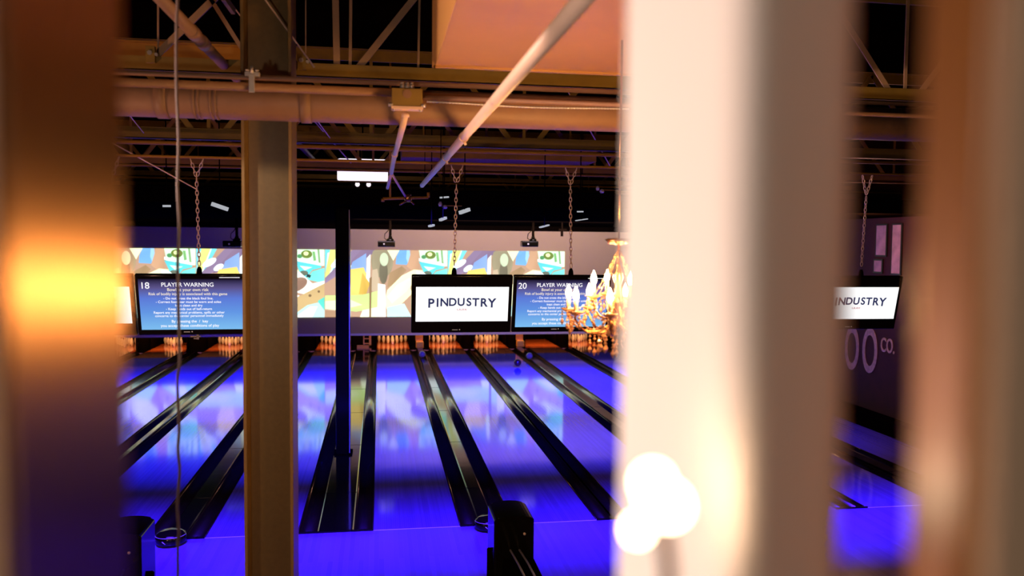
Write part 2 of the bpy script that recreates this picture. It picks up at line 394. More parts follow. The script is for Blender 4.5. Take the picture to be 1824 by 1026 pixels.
# ------------------------------------------------------------------ projected pictures
def ell(cx, cy_, rx, ry, rot=0, n=22):
    return [(cx + rx*math.cos(a)*math.cos(rot) - ry*math.sin(a)*math.sin(rot), cy_ + rx*math.cos(a)*math.sin(rot) + ry*math.sin(a)*math.cos(rot)) for a in [2*PI*k/n for k in range(n)]]
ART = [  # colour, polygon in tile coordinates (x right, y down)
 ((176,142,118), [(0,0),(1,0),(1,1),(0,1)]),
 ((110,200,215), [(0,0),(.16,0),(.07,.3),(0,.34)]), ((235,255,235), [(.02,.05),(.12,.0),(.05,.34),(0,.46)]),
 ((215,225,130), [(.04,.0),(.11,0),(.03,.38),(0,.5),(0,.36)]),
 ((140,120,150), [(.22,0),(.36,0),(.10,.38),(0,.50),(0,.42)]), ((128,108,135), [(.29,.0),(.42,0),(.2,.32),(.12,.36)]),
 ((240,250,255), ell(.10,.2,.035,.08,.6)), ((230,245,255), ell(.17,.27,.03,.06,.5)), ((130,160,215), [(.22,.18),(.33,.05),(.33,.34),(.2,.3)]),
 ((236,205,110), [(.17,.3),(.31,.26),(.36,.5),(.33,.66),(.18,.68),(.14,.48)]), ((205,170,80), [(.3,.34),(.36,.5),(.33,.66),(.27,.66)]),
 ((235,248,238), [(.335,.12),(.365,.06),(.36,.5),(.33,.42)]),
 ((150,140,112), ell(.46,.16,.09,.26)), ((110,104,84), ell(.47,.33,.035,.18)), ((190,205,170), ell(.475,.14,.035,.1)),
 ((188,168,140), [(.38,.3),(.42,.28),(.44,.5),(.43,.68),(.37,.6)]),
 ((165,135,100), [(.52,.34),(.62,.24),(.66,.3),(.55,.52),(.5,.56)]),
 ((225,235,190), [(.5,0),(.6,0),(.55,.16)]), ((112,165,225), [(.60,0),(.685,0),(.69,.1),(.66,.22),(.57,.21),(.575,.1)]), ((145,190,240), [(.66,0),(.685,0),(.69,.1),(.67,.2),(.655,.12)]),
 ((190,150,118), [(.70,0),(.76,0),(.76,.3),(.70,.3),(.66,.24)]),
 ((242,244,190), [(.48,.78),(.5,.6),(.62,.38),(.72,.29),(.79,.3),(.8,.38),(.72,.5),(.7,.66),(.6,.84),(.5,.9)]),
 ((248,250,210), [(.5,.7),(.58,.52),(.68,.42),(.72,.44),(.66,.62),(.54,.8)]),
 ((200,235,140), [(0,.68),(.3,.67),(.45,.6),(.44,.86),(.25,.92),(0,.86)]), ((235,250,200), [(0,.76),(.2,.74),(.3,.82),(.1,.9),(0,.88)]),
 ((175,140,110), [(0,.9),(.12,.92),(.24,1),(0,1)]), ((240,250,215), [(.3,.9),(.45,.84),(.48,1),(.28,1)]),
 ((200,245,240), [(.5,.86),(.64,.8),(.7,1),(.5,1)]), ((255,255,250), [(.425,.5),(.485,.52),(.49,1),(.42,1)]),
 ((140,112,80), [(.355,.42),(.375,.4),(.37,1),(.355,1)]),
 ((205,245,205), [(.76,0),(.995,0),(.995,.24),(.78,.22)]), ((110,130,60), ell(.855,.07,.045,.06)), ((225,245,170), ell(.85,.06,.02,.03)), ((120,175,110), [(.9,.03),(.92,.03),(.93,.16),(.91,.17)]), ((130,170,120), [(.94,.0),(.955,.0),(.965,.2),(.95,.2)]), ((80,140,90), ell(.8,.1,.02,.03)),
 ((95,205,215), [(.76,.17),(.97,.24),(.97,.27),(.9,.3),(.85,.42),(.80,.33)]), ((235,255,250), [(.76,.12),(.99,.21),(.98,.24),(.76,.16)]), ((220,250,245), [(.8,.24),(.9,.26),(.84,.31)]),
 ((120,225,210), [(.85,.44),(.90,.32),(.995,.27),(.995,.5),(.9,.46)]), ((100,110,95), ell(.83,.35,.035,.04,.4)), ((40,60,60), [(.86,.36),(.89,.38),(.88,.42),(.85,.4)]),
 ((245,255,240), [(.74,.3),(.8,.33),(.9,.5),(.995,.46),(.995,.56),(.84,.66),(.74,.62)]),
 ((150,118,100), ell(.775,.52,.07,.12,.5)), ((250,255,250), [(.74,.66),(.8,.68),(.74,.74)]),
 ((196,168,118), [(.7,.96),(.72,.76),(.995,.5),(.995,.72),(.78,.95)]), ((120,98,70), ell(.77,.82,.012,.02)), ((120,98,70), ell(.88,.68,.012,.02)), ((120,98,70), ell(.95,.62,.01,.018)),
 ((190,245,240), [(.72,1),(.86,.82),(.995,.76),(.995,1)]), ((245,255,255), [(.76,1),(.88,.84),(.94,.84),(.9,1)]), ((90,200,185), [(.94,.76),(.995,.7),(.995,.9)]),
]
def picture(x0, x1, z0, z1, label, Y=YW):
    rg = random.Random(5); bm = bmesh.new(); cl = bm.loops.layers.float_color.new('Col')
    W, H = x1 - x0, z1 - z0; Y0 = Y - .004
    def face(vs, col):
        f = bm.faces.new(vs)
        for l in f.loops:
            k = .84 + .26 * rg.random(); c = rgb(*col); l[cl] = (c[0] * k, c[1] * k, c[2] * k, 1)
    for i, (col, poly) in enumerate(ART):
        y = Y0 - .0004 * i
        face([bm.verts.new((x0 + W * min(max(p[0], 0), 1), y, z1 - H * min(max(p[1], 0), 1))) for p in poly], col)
    # edge thickness of the glowing stand-in sheet
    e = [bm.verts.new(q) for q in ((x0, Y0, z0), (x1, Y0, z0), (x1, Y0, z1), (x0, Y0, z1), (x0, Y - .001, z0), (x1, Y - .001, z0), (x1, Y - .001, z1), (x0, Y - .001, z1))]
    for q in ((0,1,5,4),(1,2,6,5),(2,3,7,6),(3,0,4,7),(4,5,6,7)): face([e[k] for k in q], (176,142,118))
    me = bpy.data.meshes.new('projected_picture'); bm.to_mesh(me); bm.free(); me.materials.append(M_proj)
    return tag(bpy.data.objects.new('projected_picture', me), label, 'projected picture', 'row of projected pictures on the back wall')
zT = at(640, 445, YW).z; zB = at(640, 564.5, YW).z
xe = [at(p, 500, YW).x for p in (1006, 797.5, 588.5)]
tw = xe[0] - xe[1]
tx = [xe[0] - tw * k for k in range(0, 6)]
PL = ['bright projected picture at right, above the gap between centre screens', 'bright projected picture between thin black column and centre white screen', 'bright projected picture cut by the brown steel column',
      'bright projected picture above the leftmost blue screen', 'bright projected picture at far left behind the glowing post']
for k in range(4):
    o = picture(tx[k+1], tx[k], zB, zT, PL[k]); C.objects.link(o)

# ------------------------------------------------------------------ projectors on ceiling poles
def projector(px, py, label):
    Y = 21.5; p = at(px, py, Y)
    t = thing('projector', label, 'projector', p, 'projectors hanging before the back wall')
    b = MB(); b.box((-.26, -.12, -.085), (.18, .2, .07), .02); b.build('projector_body', M_blackgloss, t)
    b = MB(); b.tube([(-.10, -.14, -.01), (-.10, -.10, -.01)], .022, 14); o = b.build('lens', M_galv, t); o['label'] = 'pale glinting lens'
    b = MB(); b.lathe([(.10, .07), (.085, .12), (.05, .14), (.045, .19)], (.06, .04, 0)); b.build('swivel_mount', M_blackgloss, t)
    b = MB(); b.tube([(.06, .04, .15), (.06, .04, ZDROP - p.z)], .035); b.build('pole', M_blackmatte, t)
    b = MB(); b.tube([(.0, .04, .07), (-.09, .04, .14), (-.08, .04, .25), (.0, .04, .33), (.04, .04, .42)], .01, 8); b.build('cable_loop', M_blackmatte, t)
projector(417, 434, 'black ceiling projector above the leftmost blue screen')
projector(691, 434, 'black ceiling projector just right of the thin black column')
projector(946, 434, 'black ceiling projector right of the centre chain')
p = at(1001, 413, 21.5)
b = MB(); b.box((p.x - .03, 21.47, p.z - .12), (p.x + .03, 21.53, p.z + .02)); b.box((p.x - .1, 21.45, p.z + .02), (p.x + .12, 21.55, p.z + .08)); b.box((p.x - .02, 21.48, p.z), (p.x + .02, 21.52, ZDROP)); tag(b.build('ceiling_sensor', M_blackmatte), 'small black sensor hanging beside the right chain', 'sensor')

# ------------------------------------------------------------------ scoring screens
YS = 7.9
def screen(xc, zc, kind, number, label):
    t = thing('scoring_screen', label, 'screen', (xc, YS, zc), 'scoring screens hanging over the approach')
    t.rotation_euler = (math.radians(13), 0, 0)
    b = MB(); b.box((-.487, 0, -.29), (.487, .055, .29), .012); b.box((-.3, .055, -.18), (.3, .10, .18), .01); b.build('bezel', M_blackgloss, t)
    def lines(rows, name, m_, y, off=.004):
        b = MB()
        for txt, size, x, z, al, sx in rows:
            me = text_mesh(txt, size, al, off=off)
            b.mesh(me, Matrix.Translation((x, y, z)) @ Matrix.Rotation(PI/2, 4, 'X') @ Matrix.Diagonal((sx, 1, 1, 1)))
        return b.build(name, m_, disp[0])
    disp = [t]
    if kind == 'logo':
        b = MB(); b.box((-.445, -.002, -.172), (.452, .004, .176)); o = b.build('display', M_scrwhite, t); o['label'] = 'white display'; disp[0] = o
        word = 'PINDUSTRY'; xs = [-.300, -.237, -.172, -.092, -.010, .066, .132, .210, .290]
        rows = []
        for i, ch in enumerate(word):
            k = abs(i - 4) / 4
            rows.append((ch, .108 * (1 + .16 * k * k) , xs[i], .022 - .012 * k * k, 'CENTER', .98))
        lines(rows, 'logo_lettering', M_scrnavy, -.0035, .026)
        lines([('UUIX', .026, .0, -.052, 'CENTER', 1.6)], 'small_lettering', M_scrred, -.0035)
    else:
        b = MB(); b.box((-.455, -.002, -.235), (.462, .004, .250)); o = b.build('display', M_scrblue, t); o['label'] = 'blue gradient display'; disp[0] = o
        y = -.0035
        lines([(number, .085, -.40, .185, 'CENTER', 1), ('PLAYER WARNING', .054, -.03, .195, 'CENTER', 1.0)], 'heading_lettering', M_scrtext, y)
        lines([('Bowl at your own risk', .040, -.03, .148, 'CENTER', 1), ('Risk of bodily injury is associated with this game', .036, -.03, .108, 'CENTER', .98)], 'warning_lettering', M_scrcream, y)
        lines([('- Do not cross the black foul line.', .032, -.03, .066, 'CENTER', 1), ('- Correct footwear must be worn and soles', .032, -.03, .032, 'CENTER', 1), ('kept clean and dry', .032, -.03, -.002, 'CENTER', 1),
               ('- Keep hands out of ball-return', .032, -.03, -.036, 'CENTER', 1), ('Report any mechanical problems, spills or other', .032, -.03, -.070, 'CENTER', 1), ('concerns to the center personnel immediately', .032, -.03, -.102, 'CENTER', 1),
               ('By pressing the  /  key', .036, -.03, -.155, 'CENTER', 1), ('you accept these conditions of play', .036, -.03, -.197, 'CENTER', 1)], 'rules_lettering', M_scrtext, y)
        b = MB(); b.box((.25, y - .001, .262), (.43, y + .002, .267)); b.build('status_line', M_scrtext, disp[0])
    b = MB(); b.box((-.09, -.001, -.262), (-.035, .003, -.256)); b.box((-.022, -.001, -.262), (-.012, .003, -.252)); b.build('badge', M_badge, t)
    if number == '18':
        b = MB(); b.bar((-.04, .02, -.31), (.05, .02, -.31), .012, .012); b.bar((.025, .02, -.335), (.025, .02, -.27), .018, .012); b.bar((-.01, .02, -.33), (.035, .02, -.335), .01, .01); b.build('bracket', M_galv, t)
cR = at(912.5, 542, YS); cL = at(241.5, 545, YS)
PAIR = cR.x - cL.x
zS = cR.z
X17, X18 = cL.x - .492, cL.x + .492
screen(X17, zS, 'logo', '17', 'white logo screen mostly hidden behind the glowing dark post')
screen(X18, zS, 'warn', '18', 'leftmost blue warning screen numbered 18, beside the brown column')
screen(cR.x - .492, zS, 'logo', '19', 'centre white logo screen hanging above the lanes')
screen(cR.x + .492, zS, 'warn', '20', 'blue warning screen numbered 20, partly behind the chandelier')
X21 = 4.94
screen(X21, zS, 'logo', '21', 'white logo screen seen through the gap right of the pale post')

def chain(top, bot, label, fork=None):
    top = Vector(top); bot = Vector(bot); b = MB()
    def run(a, c):
        L = (c - a).length; step = .040; n = int(L / step); t = (c - a).normalized()
        for i in range(n):
            m_ = a + t * (step * (i + .5)); ax = V(1, 0, 0) if i % 2 else V(0, 1, 0)
            ax = (ax - t * ax.dot(t)).normalized()
            pts = [m_ + t * (.027 * math.cos(q)) + ax * (.0125 * math.sin(q)) for q in [2*PI*k/10 for k in range(10)]]
            b.tube(pts, .0042, 6, True)
    run(top, bot)
    if fork is not None:
        for f in fork: run(Vector(f), top)
    return tag(b.build('hanging_chain', M_chain), label, 'chain', 'chains carrying the scoring screens')
yc = YS - .035
zst = zS + .285
def hook(x, z, label):
    b = MB(); b.lathe([(.02, 0), (.026, .01), (.022, .05), (.012, .075)], (x, yc, z - .005)); return tag(b.build('chain_hook', M_blackmatte), label, 'hook', 'hooks joining chains to screens')
for (px, ytop, xb, lb) in ((200, 316, 0, 'steel chain holding the mostly hidden far left screen'), (350, 316, X18 + .05, 'steel chain holding the leftmost blue screen'), (813, 330, cR.x - .545, 'steel chain holding the centre white screen'),
                           (1016, 330, cR.x + .56, 'steel chain holding the blue screen by the chandelier'), (1538, 352, X21 + .05, 'steel chain seen through the gap right of pale post')):
    tp = at(px, ytop, yc)
    if px == 200: tp = at(px, ytop, yc); xb = X17 + .1
    if px == 350: xb = at(355, 480, yc).x
    if px == 813: xb = at(809, 480, yc).x
    if px == 1016: xb = at(1017, 480, yc).x
    if px == 1538: tp = at(1543, 350, yc); xb = at(1534, 480, yc).x
    cz = 4.62
    chain(tp, (xb, yc, zst + .075), lb, [(tp.x - .05, yc, at(813, 316, yc).z + .113), (tp.x + .06, yc, at(813, 316, yc).z + .113)])
    hook(xb, zst, lb.replace('steel chain holding', 'black hook on top of').replace('steel chain seen', 'black hook of screen seen'))
b = MB(); zr = at(813, 316, yc).z + .13; b.tube([(XL + .02, yc, zr), (XR - .02, yc, zr)], .014, 10); tag(b.build('support_rail', M_joist), 'slim rail the screen chains hang from', 'rail')
for x in (-5.0, -1.2, 2.5, 7.2):
    b = MB(); b.tube([(x, yc, zr), (x, yc, CEIL)], .006, 6); tag(b.build('hanger_rod', M_blackmatte), 'thin black rod carrying the slim rail %s' % {-5.0: 'at far left', -1.2: 'beside the brown column', 2.5: 'near the centre chains', 7.2: 'at far right'}[x], 'rod', 'thin rods carrying the slim rail')

# ------------------------------------------------------------------ columns
# wide H-section steel column
YC = 6.05
xl = at(432, 560, YC - .18).x; xr = at(521, 560, YC - .18).x
t = thing('steel_column', 'wide brown H-section steel column standing left of centre', 'column', ((xl+xr)/2, YC, 0))
hw = (xr - xl) / 2; TT = CEIL
b = MB()
b.box((-hw, -.18, .02), (-hw + .022, .18, TT), .003); b.build('flange', M_col, t)
b = MB(); b.box((hw - .022, -.18, .02), (hw, .18, TT), .003); b.build('flange', M_col, t)
b = MB(); b.box((-hw + .022, -.008, .02), (hw - .022, .008, TT)); b.build('web', M_col, t)
b = MB(); b.box((-hw - .06, -.24, 0), (hw + .06, .24, .02)); b.build('base_plate', M_col, t)
# thin black column
YK = 13.6; xk0 = at(598, 700, YK - .14).x; xk1 = at(624, 700, YK - .14).x
t = thing('black_column', 'thin black square column standing between two lanes', 'column', ((xk0+xk1)/2, YK, 0))
b = MB(); hk = (xk1 - xk0) / 2; b.box((-hk, -.14, .0225), (hk, .14, ZDROP), .02); b.build('shaft', M_blackgloss, t)
b = MB(); b.box((-hk - .03, -.17, .0225), (hk + .03, .17, .045)); b.build('base_plate', M_blackmatte, t)
b = MB(); b.box((hk - .018, -.150, .06), (hk - .006, -.138, 4.0)); o = b.build('corner_highlight', M_galv, t); o['label'] = 'thin grey strip drawn as the corner highlight'  # pale strip added to draw the bright highlight along the column edge

# ------------------------------------------------------------------ roof steel
ZC = 4.78
def truss(Y, zc, ch, cw, mat_, label, nodes, dz=.62, tw_=.03, x0=XL, x1=XR):
    t = thing('roof_joist', label, 'joist', (0, Y, zc), 'open web joists under the black ceiling')
    b = MB(); b.box((x0 + .01, -cw/2, 0), (x1 - .01, cw/2, .008)); b.box((x0 + .01, -.012, 0), (x1 - .01, .012, ch)); b.box((x0 + .01, -cw/2, 0), (x1 - .01, -cw/2 + .008, ch)); b.build('bottom_chord', mat_, t)
    b = MB(); b.box((x0 + .01, -cw/2, dz), (x1 - .01, cw/2, dz + .01)); b.box((x0 + .01, -.012, dz - ch), (x1 - .01, .012, dz)); b.build('top_chord', mat_, t)
    for (xa, xb, wd) in nodes:
        b = MB(); b.bar((xa, -.02, ch * .5), (xb, -.02, dz - .02), wd, .012, V(0, 1, 0)); b.build('web_member', M_web_lit if Y < 7 else mat_, t)
def zigzag(start, step, n, wd=.045):
    r = []
    for i in range(n):
        x = start + i * step
        r.append((x, x + step * .42, wd)); r.append((x + step * .84, x + step * .42, wd)); r.append((x + step * .92, x + step * .92, wd * .6))
    return r
# joist above the duct: its members stand where the photograph shows them
def xat(px, py, Y): return at(px, py, Y).x
Y0 = 6.42 ; zb = at(600, 141, Y0).z
dz0 = CEIL - zb - .02
def mem(pa, pb, wd):      # from two picture points to a member from chord to chord
    a = at(pa[0], pa[1], Y0); c = at(pb[0], pb[1], Y0); s = (c.x - a.x) / (c.z - a.z)
    return (a.x + s * (zb + .03 - a.z), a.x + s * (zb + dz0 - a.z), wd)
nod = [mem((600, 110), (598, 10), .048), mem((624, 110), (625, 10), .022), mem((640, 124), (735, 0), .05), mem((305, 78), (342, 40), .05),
       mem((545, 72), (545, 10), .008), mem((283, 70), (283, 10), .012), mem((745, 115), (747, 0), .016), mem((425, 80), (398, 35), .03)] + zigzag(3.0, 1.5, 4) + zigzag(-8.5, 1.5, 3)
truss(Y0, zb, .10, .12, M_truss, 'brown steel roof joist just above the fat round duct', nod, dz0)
for Y, py, n, lb in ((9.5, 257, 8, 'dark roof joist in the shadow just beyond the round duct'), (12.9, 301, 9, 'brown roof joist whose webs show above the emergency light'), (15.9, 321, 9, 'brown roof joist crossing the bottom of the emergency light'), (18.9, 337, 9, 'farthest brown roof joist before the black wall top')):
    z = at(640, py, Y).z; z = min(z, 4.95)
    truss(Y, z, {9.5: .12, 12.9: .10, 15.9: .09, 18.9: .075}[Y], .10, M_joist if Y > 10 else M_truss, lb, zigzag(-9.0 + (.3 if Y < 14 else .0), 1.75, 10, .06), CEIL - z - .015)
# small thin pipes between the joists
def xpipe(Y, py, r, m_, label, x0=XL + .02, x1=XR - .02, name='ceiling_pipe'):
    z = at(640, py, Y).z
    b = MB(); b.tube([(x0, Y, z), (x1, Y, z)], r); return tag(b.build(name, m_), label, 'pipe', 'thin pipes running across under the ceiling')
xpipe(9.0, 264, .022, M_joist, 'thin pipe crossing just above the emergency light')
xpipe(11.6, 303.5, .016, M_joist, 'thin pipe crossing the middle of the emergency light')
xpipe(14.2, 324, .016, M_joist, 'thin pipe crossing just under the emergency light')
xpipe(17.6, 340, .02, M_joist, 'lowest thin pipe crossing in front of the black wall top')

# ------------------------------------------------------------------ fat round duct with bands
YD = 5.62; zd = at(600, 187, YD).z; rd = .118
t = thing('round_duct', 'fat round pinkish brown duct crossing the whole ceiling', 'duct', (0, YD, zd))
b = MB(); b.tube([(XL + .02, 0, 0), (XR - .02, 0, 0)], rd, 32); b.build('duct_shell', M_duct, t)
for px, wd, rr in ((283, .07, 1.07), (343, .012, 1.04), (351, .012, 1.04), (373, .012, 1.04), (382, .012, 1.05), (543, .065, 1.07)):
    x = at(px, 185, YD - .12).x; b = MB(); b.tube([(x - wd/2, 0, 0), (x + wd/2, 0, 0)], rd * rr, 32); b.build('band', M_duct, t)
# strut conduits in front of the duct
def conduit(py0, Y, r, label, x0, x1, m_=M_truss):
    z = at(600, py0, Y).z
    b = MB(); b.tube([(x0, Y, z), (x1, Y, z)], r, 12); return tag(b.build('conduit', m_), label, 'conduit', 'conduits clipped along the round duct'), z
o, z1 = conduit(144, 5.50, .017, 'upper thin conduit running along the top of round duct', XL + .02, XR - .02, M_duct)
o, z2 = conduit(161, 5.42, .027, 'thicker conduit in front of the round duct, left of junction box', XL + .02, at(700, 165, 5.42).x, M_duct)
o, z3 = conduit(168, 5.42, .015, 'thin conduit running right from the junction box', at(748, 165, 5.42).x, XR - .02, M_duct)
zz = at(900, 186, 5.44).z
b = MB()
n = 260; xa, xb = at(760, 186, 5.44).x, at(1120, 186, 5.44).x
b.tube([(xa + (xb - xa) * i / n, 5.44, zz - .012 * math.sin(i / n * PI) ** 2) for i in range(n + 1)], [.0075 if i % 4 < 2 else .0055 for i in range(n + 1)], 8)
tag(b.build('flexible_conduit', M_galv), 'ribbed flexible conduit sagging right of the white diagonal pipe', 'conduit')
# clamp
x = at(449, 150, 5.4).x
t = thing('pipe_clamp', 'winged steel clamp on the conduits left of the wide column top', 'clamp', (x, 5.40, z1))
b = MB(); b.box((-.045, .0, -.01), (.045, .05, .018), .004); b.tube([(-.028, .0, .02), (-.028, .0, .03)], .012); b.tube([(.03, -.0, .02), (.03, 0, .03)], .012); b.tube([(0, .0, .01), (0, .0, .05)], .009); b.build('wing', M_galv, t)
b = MB(); b.box((-.018, -.018, -.115), (.018, -.01, .0), .003); b.build('strap', M_galv, t)
# junction box
pj = at(725, 176, 5.36)
t = thing('junction_box', 'square steel junction box hanging below the ceiling conduits', 'junction box', pj)
b = MB(); b.box((-.098, -.035, -.055), (.098, .035, .062), .006); b.build('box_body', M_truss, t)
b = MB(); b.box((-.100, -.04, -.072), (.100, .04, -.052), .003); o = b.build('cover_lip', M_pipe, t); o['label'] = 'paler bottom lip'
b = MB(); b.tube([(0, -.036, .025), (0, -.039, .025)], .028, 20); b.build('knockout', M_duct, t)
for s in (-.03, .0, .03):
    b = MB(); b.tube([(s, 0, .062), (s, 0, .092)], .016); b.tube([(s, 0, .092), (s, 0, .104)], .011); b.build('connector', M_galv, t)
b = MB()
for s in (-1, 1): b.lathe([(.008, -.0), (.008, .01)], (s * .085, -.03, -.084), 8); b.tube([(s * .09, -.03, -.045), (s * .118, -.03, -.045)], .012, 8)
b.build('screw', M_galv, t)
# branch conduit running away from the junction box to small lamp fitting
p0 = at(722, 203, 5.4); p1 = at(703, 275, 6.9); p2 = at(697, 308, 8.2); p3 = at(690, 335, 9.3); p4 = at(722, 350, 9.6)
t = thing('branch_conduit', 'pale conduit running down from the junction box and forking', 'conduit', (0, 0, 0))
b = MB(); b.tube([p0, at(717, 226, 5.47), at(712, 245, 5.95), p1, p2], .021, 12); b.tube([p0, p0 - V(0, 0, .02)], .026); b.tube([p1.lerp(p2, -.02), p1.lerp(p2, .04)], .027); b.build('main_run', M_pipe, t)
b = MB(); b.tube([p2, p3], .017, 10); b.build('left_branch', M_pipe, t)
b = MB(); b.tube([p2, p4], .013, 10); b.build('right_branch', M_pipe, t)
q = at(727, 352, 9.6)
b = MB(); b.lathe([(.02, -.05), (.04, -.03), (.045, .01), (.03, .04)], q, 10); b.tube([q + V(-.02, 0, -.04), q + V(-.10, 0, -.085)], .012, 8); b.tube([q + V(.02, 0, -.03), q + V(.07, .0, -.08)], .01, 8)
tag(b.build('ceiling_fitting', M_gold), 'small orange-lit fitting at the end of the branch conduit', 'fitting')
a, c = at(682, 354, 9.7), at(763, 352, 9.7)
t = thing('hanging_rail', 'short horizontal rail under the ceiling below the white diagonal pipe', 'rail', (0, 0, 0))
b = MB(); b.tube([a, c], .017); b.tube([a, a + V(0, 0, -.035)], .02); b.tube([c, c + V(0, 0, .06)], .017); b.build('rail_bar', M_joist, t)
b = MB(); u = at(695, 353, 9.7); b.tube([u, u + V(0, 0, CEIL - u.z)], .013); b.build('drop_rod', M_joist, t)

# big white diagonal pipe running away along the lanes
zp = CAMZ + .70
a = along(985, 60, zp); c = along(752, 330, zp)
d_ = (c - a).normalized()
t = thing('diagonal_pipe', 'long white pipe running away diagonally across the ceiling', 'pipe', (0, 0, 0))
b = MB(); b.tube([a - d_ * .9, c], .029, 20); b.build('pipe_run', M_pipe, t)
for f, r in ((.365, .0335), (.545, .033)):
    g = a.lerp(c, f); b = MB(); b.tube([g, g + d_ * .05], r, 20); b.tube([g + V(0, 0, -.03), g + V(.012, 0, -.055)], .009, 8); b.build('coupling', M_pipe, t)
b = MB(); b.tube([c, c + d_ * .35], .012, 10); b.build('end_rod', M_blackgloss, t)
b = MB()
for f in (.15, .62, .93):
    g = a.lerp(c, f)
    if g.y > 5.8: b.tube([g + V(0, 0, .02), V(g.x, g.y, CEIL)], .004, 6)
b.build('hanger_rod', M_blackmatte, t)

# box duct
YE = 5.45; zx = at(775, 118, YE).z; xx = at(775, 118, YE).x
t = thing('box_duct', 'big square orange-lit air duct overhead right of centre', 'duct', (xx, 0, zx))
b = MB(); b.box((0, .6, 0), (1.62, YE, .75), .004); b.build('duct_shell', M_box, t)
b = MB(); b.box((-.012, YE - .03, -.012), (1.63, YE, .0), .0); b.box((-.02, YE - .03, -.012), (.0, YE, .75)); b.build('end_flange', M_box, t)
b = MB(); b.box((-.006, 3.6, -.012), (1.62, 3.63, .0)); b.build('seam', M_box, t)
# far rectangular duct glimpsed under the round duct
pa = at(715, 270, 11.0); pb = at(905, 286, 11.0)
b = MB(); b.box((pa.x, 10.9, pb.z), (pb.x + 1.2, 11.5, pa.z + .1), .01); b.bar((pa.x + .3, 11.2, pa.z), (pa.x + .3, 11.2, CEIL - .002), .02, .02); b.bar((pb.x + .9, 11.2, pa.z), (pb.x + .9, 11.2, CEIL - .002), .02, .02); tag(b.build('flat_duct', M_joist), 'small flat brown duct between the joists behind the diagonal pipe', 'duct')
# brown pipe upper left, running away
zq = CAMZ + 1.28
a = along(285, -4, zq); c = along(395, 112, zq); d_ = (c - a).normalized()
b = MB(); b.tube([a - d_ * 1.0, c + d_ * 8], .036, 16)
for f in (.42, .58): g = a.lerp(c, f); b.tube([g, g + d_ * .12], .043, 16)
tag(b.build('slanting_pipe', M_duct), 'brown pipe slanting down at upper left behind the hanging cable', 'pipe')
# thin brace cables
def wire(pa, pb, Y1, Y2, r, label, m_=M_pipe):
    a, c = at(pa[0], pa[1], Y1), at(pb[0], pb[1], Y2)
    if a.z < CEIL: a = a + (a - c) * ((CEIL - a.z) / max(a.z - c.z, .05))
    b = MB(); b.tube([a, c], r, 8); tag(b.build('brace_wire', m_), label, 'wire', 'brace wires among the roof steel')
wire((470, -4), (560, 120), 5.9, 6.0, .006, 'taut pale wire slanting down to the round duct above the column')
wire((232, 207), (256, 237), 8.2, 8.4, .005, 'thin wire slanting under the round duct at far left')
wire((566, 216), (588, 246), 8.4, 8.6, .006, 'thin wire slanting under the round duct right of the brown column')
wire((604, 266), (625, 290), 11.0, 11.2, .008, 'thin wire slanting into the emergency light')
wire((1075, 275), (1088, 298), 11, 11.2, .008, 'thin wire by the left edge of the pale post')
wire((330, 326), (350, 337), 8, 8, .006, 'thin wire reaching the top of the leftmost chain')
# angle cleats
for px, py, lb in ((268, 95, 'bolted angle bracket on the joist at upper left'), (537, 108, 'bolted angle bracket on the joist above the brown column')):
    p = at(px, py, 6.345); t = thing('angle_bracket', lb, 'bracket', p, 'bolted brackets on the nearest joist')
    b = MB(); b.box((-.03, -.02, -.07), (.035, .02, .05), .003); b.build('plate', M_truss, t)
    b = MB(); b.tube([(0, -.03, 0), (0, -.02, 0)], .018, 6); b.tube([(.045, -.03, -.01), (.045, -.0, -.01)], .012, 6); b.build('bolt', M_galv, t)
# second lit beam at upper left
a, c = at(302, 94, 7.2), at(432, 94, 7.2)
b = MB(); b.box((XL + .02, 7.17, a.z - .05), (c.x + .2, 7.23, a.z + .06)); b.box((XL + .02, 7.12, a.z + .06), (c.x + .2, 7.28, a.z + .07)); tag(b.build('cross_beam', M_joist), 'reddish brown cross beam at upper left behind the slanting pipe', 'beam')
# channel at the upper left (perforated)
p = at(398, -5, 6.4); q = at(416, 20, 6.6)
b = MB(); b.bar(p, q, .03, .05)
tag(b.build('perforated_channel', M_truss), 'short dark slotted channel at the top left edge', 'channel')

# emergency light panel
pe = at(646, 303, 14.4)
t = thing('emergency_light', 'glowing white emergency light panel hanging among the joists', 'light', pe)
b = MB(); b.box((-.43, 0, -.195), (.43, .12, .195), .045); o = b.build('light_panel', M_lampw, t)
for s in (-.09, .10):
    b = MB(); b.lathe([(.018, .0), (.035, -.02), (.04, -.05), (.025, -.075), (.008, -.082)], (s, .04, -.20), 12); b.build('lamp_head', M_lampw, t)
b = MB(); b.tube([(0, .06, .19), (0, .06, CEIL - pe.z)], .012); b.build('stem', M_blackmatte, t)
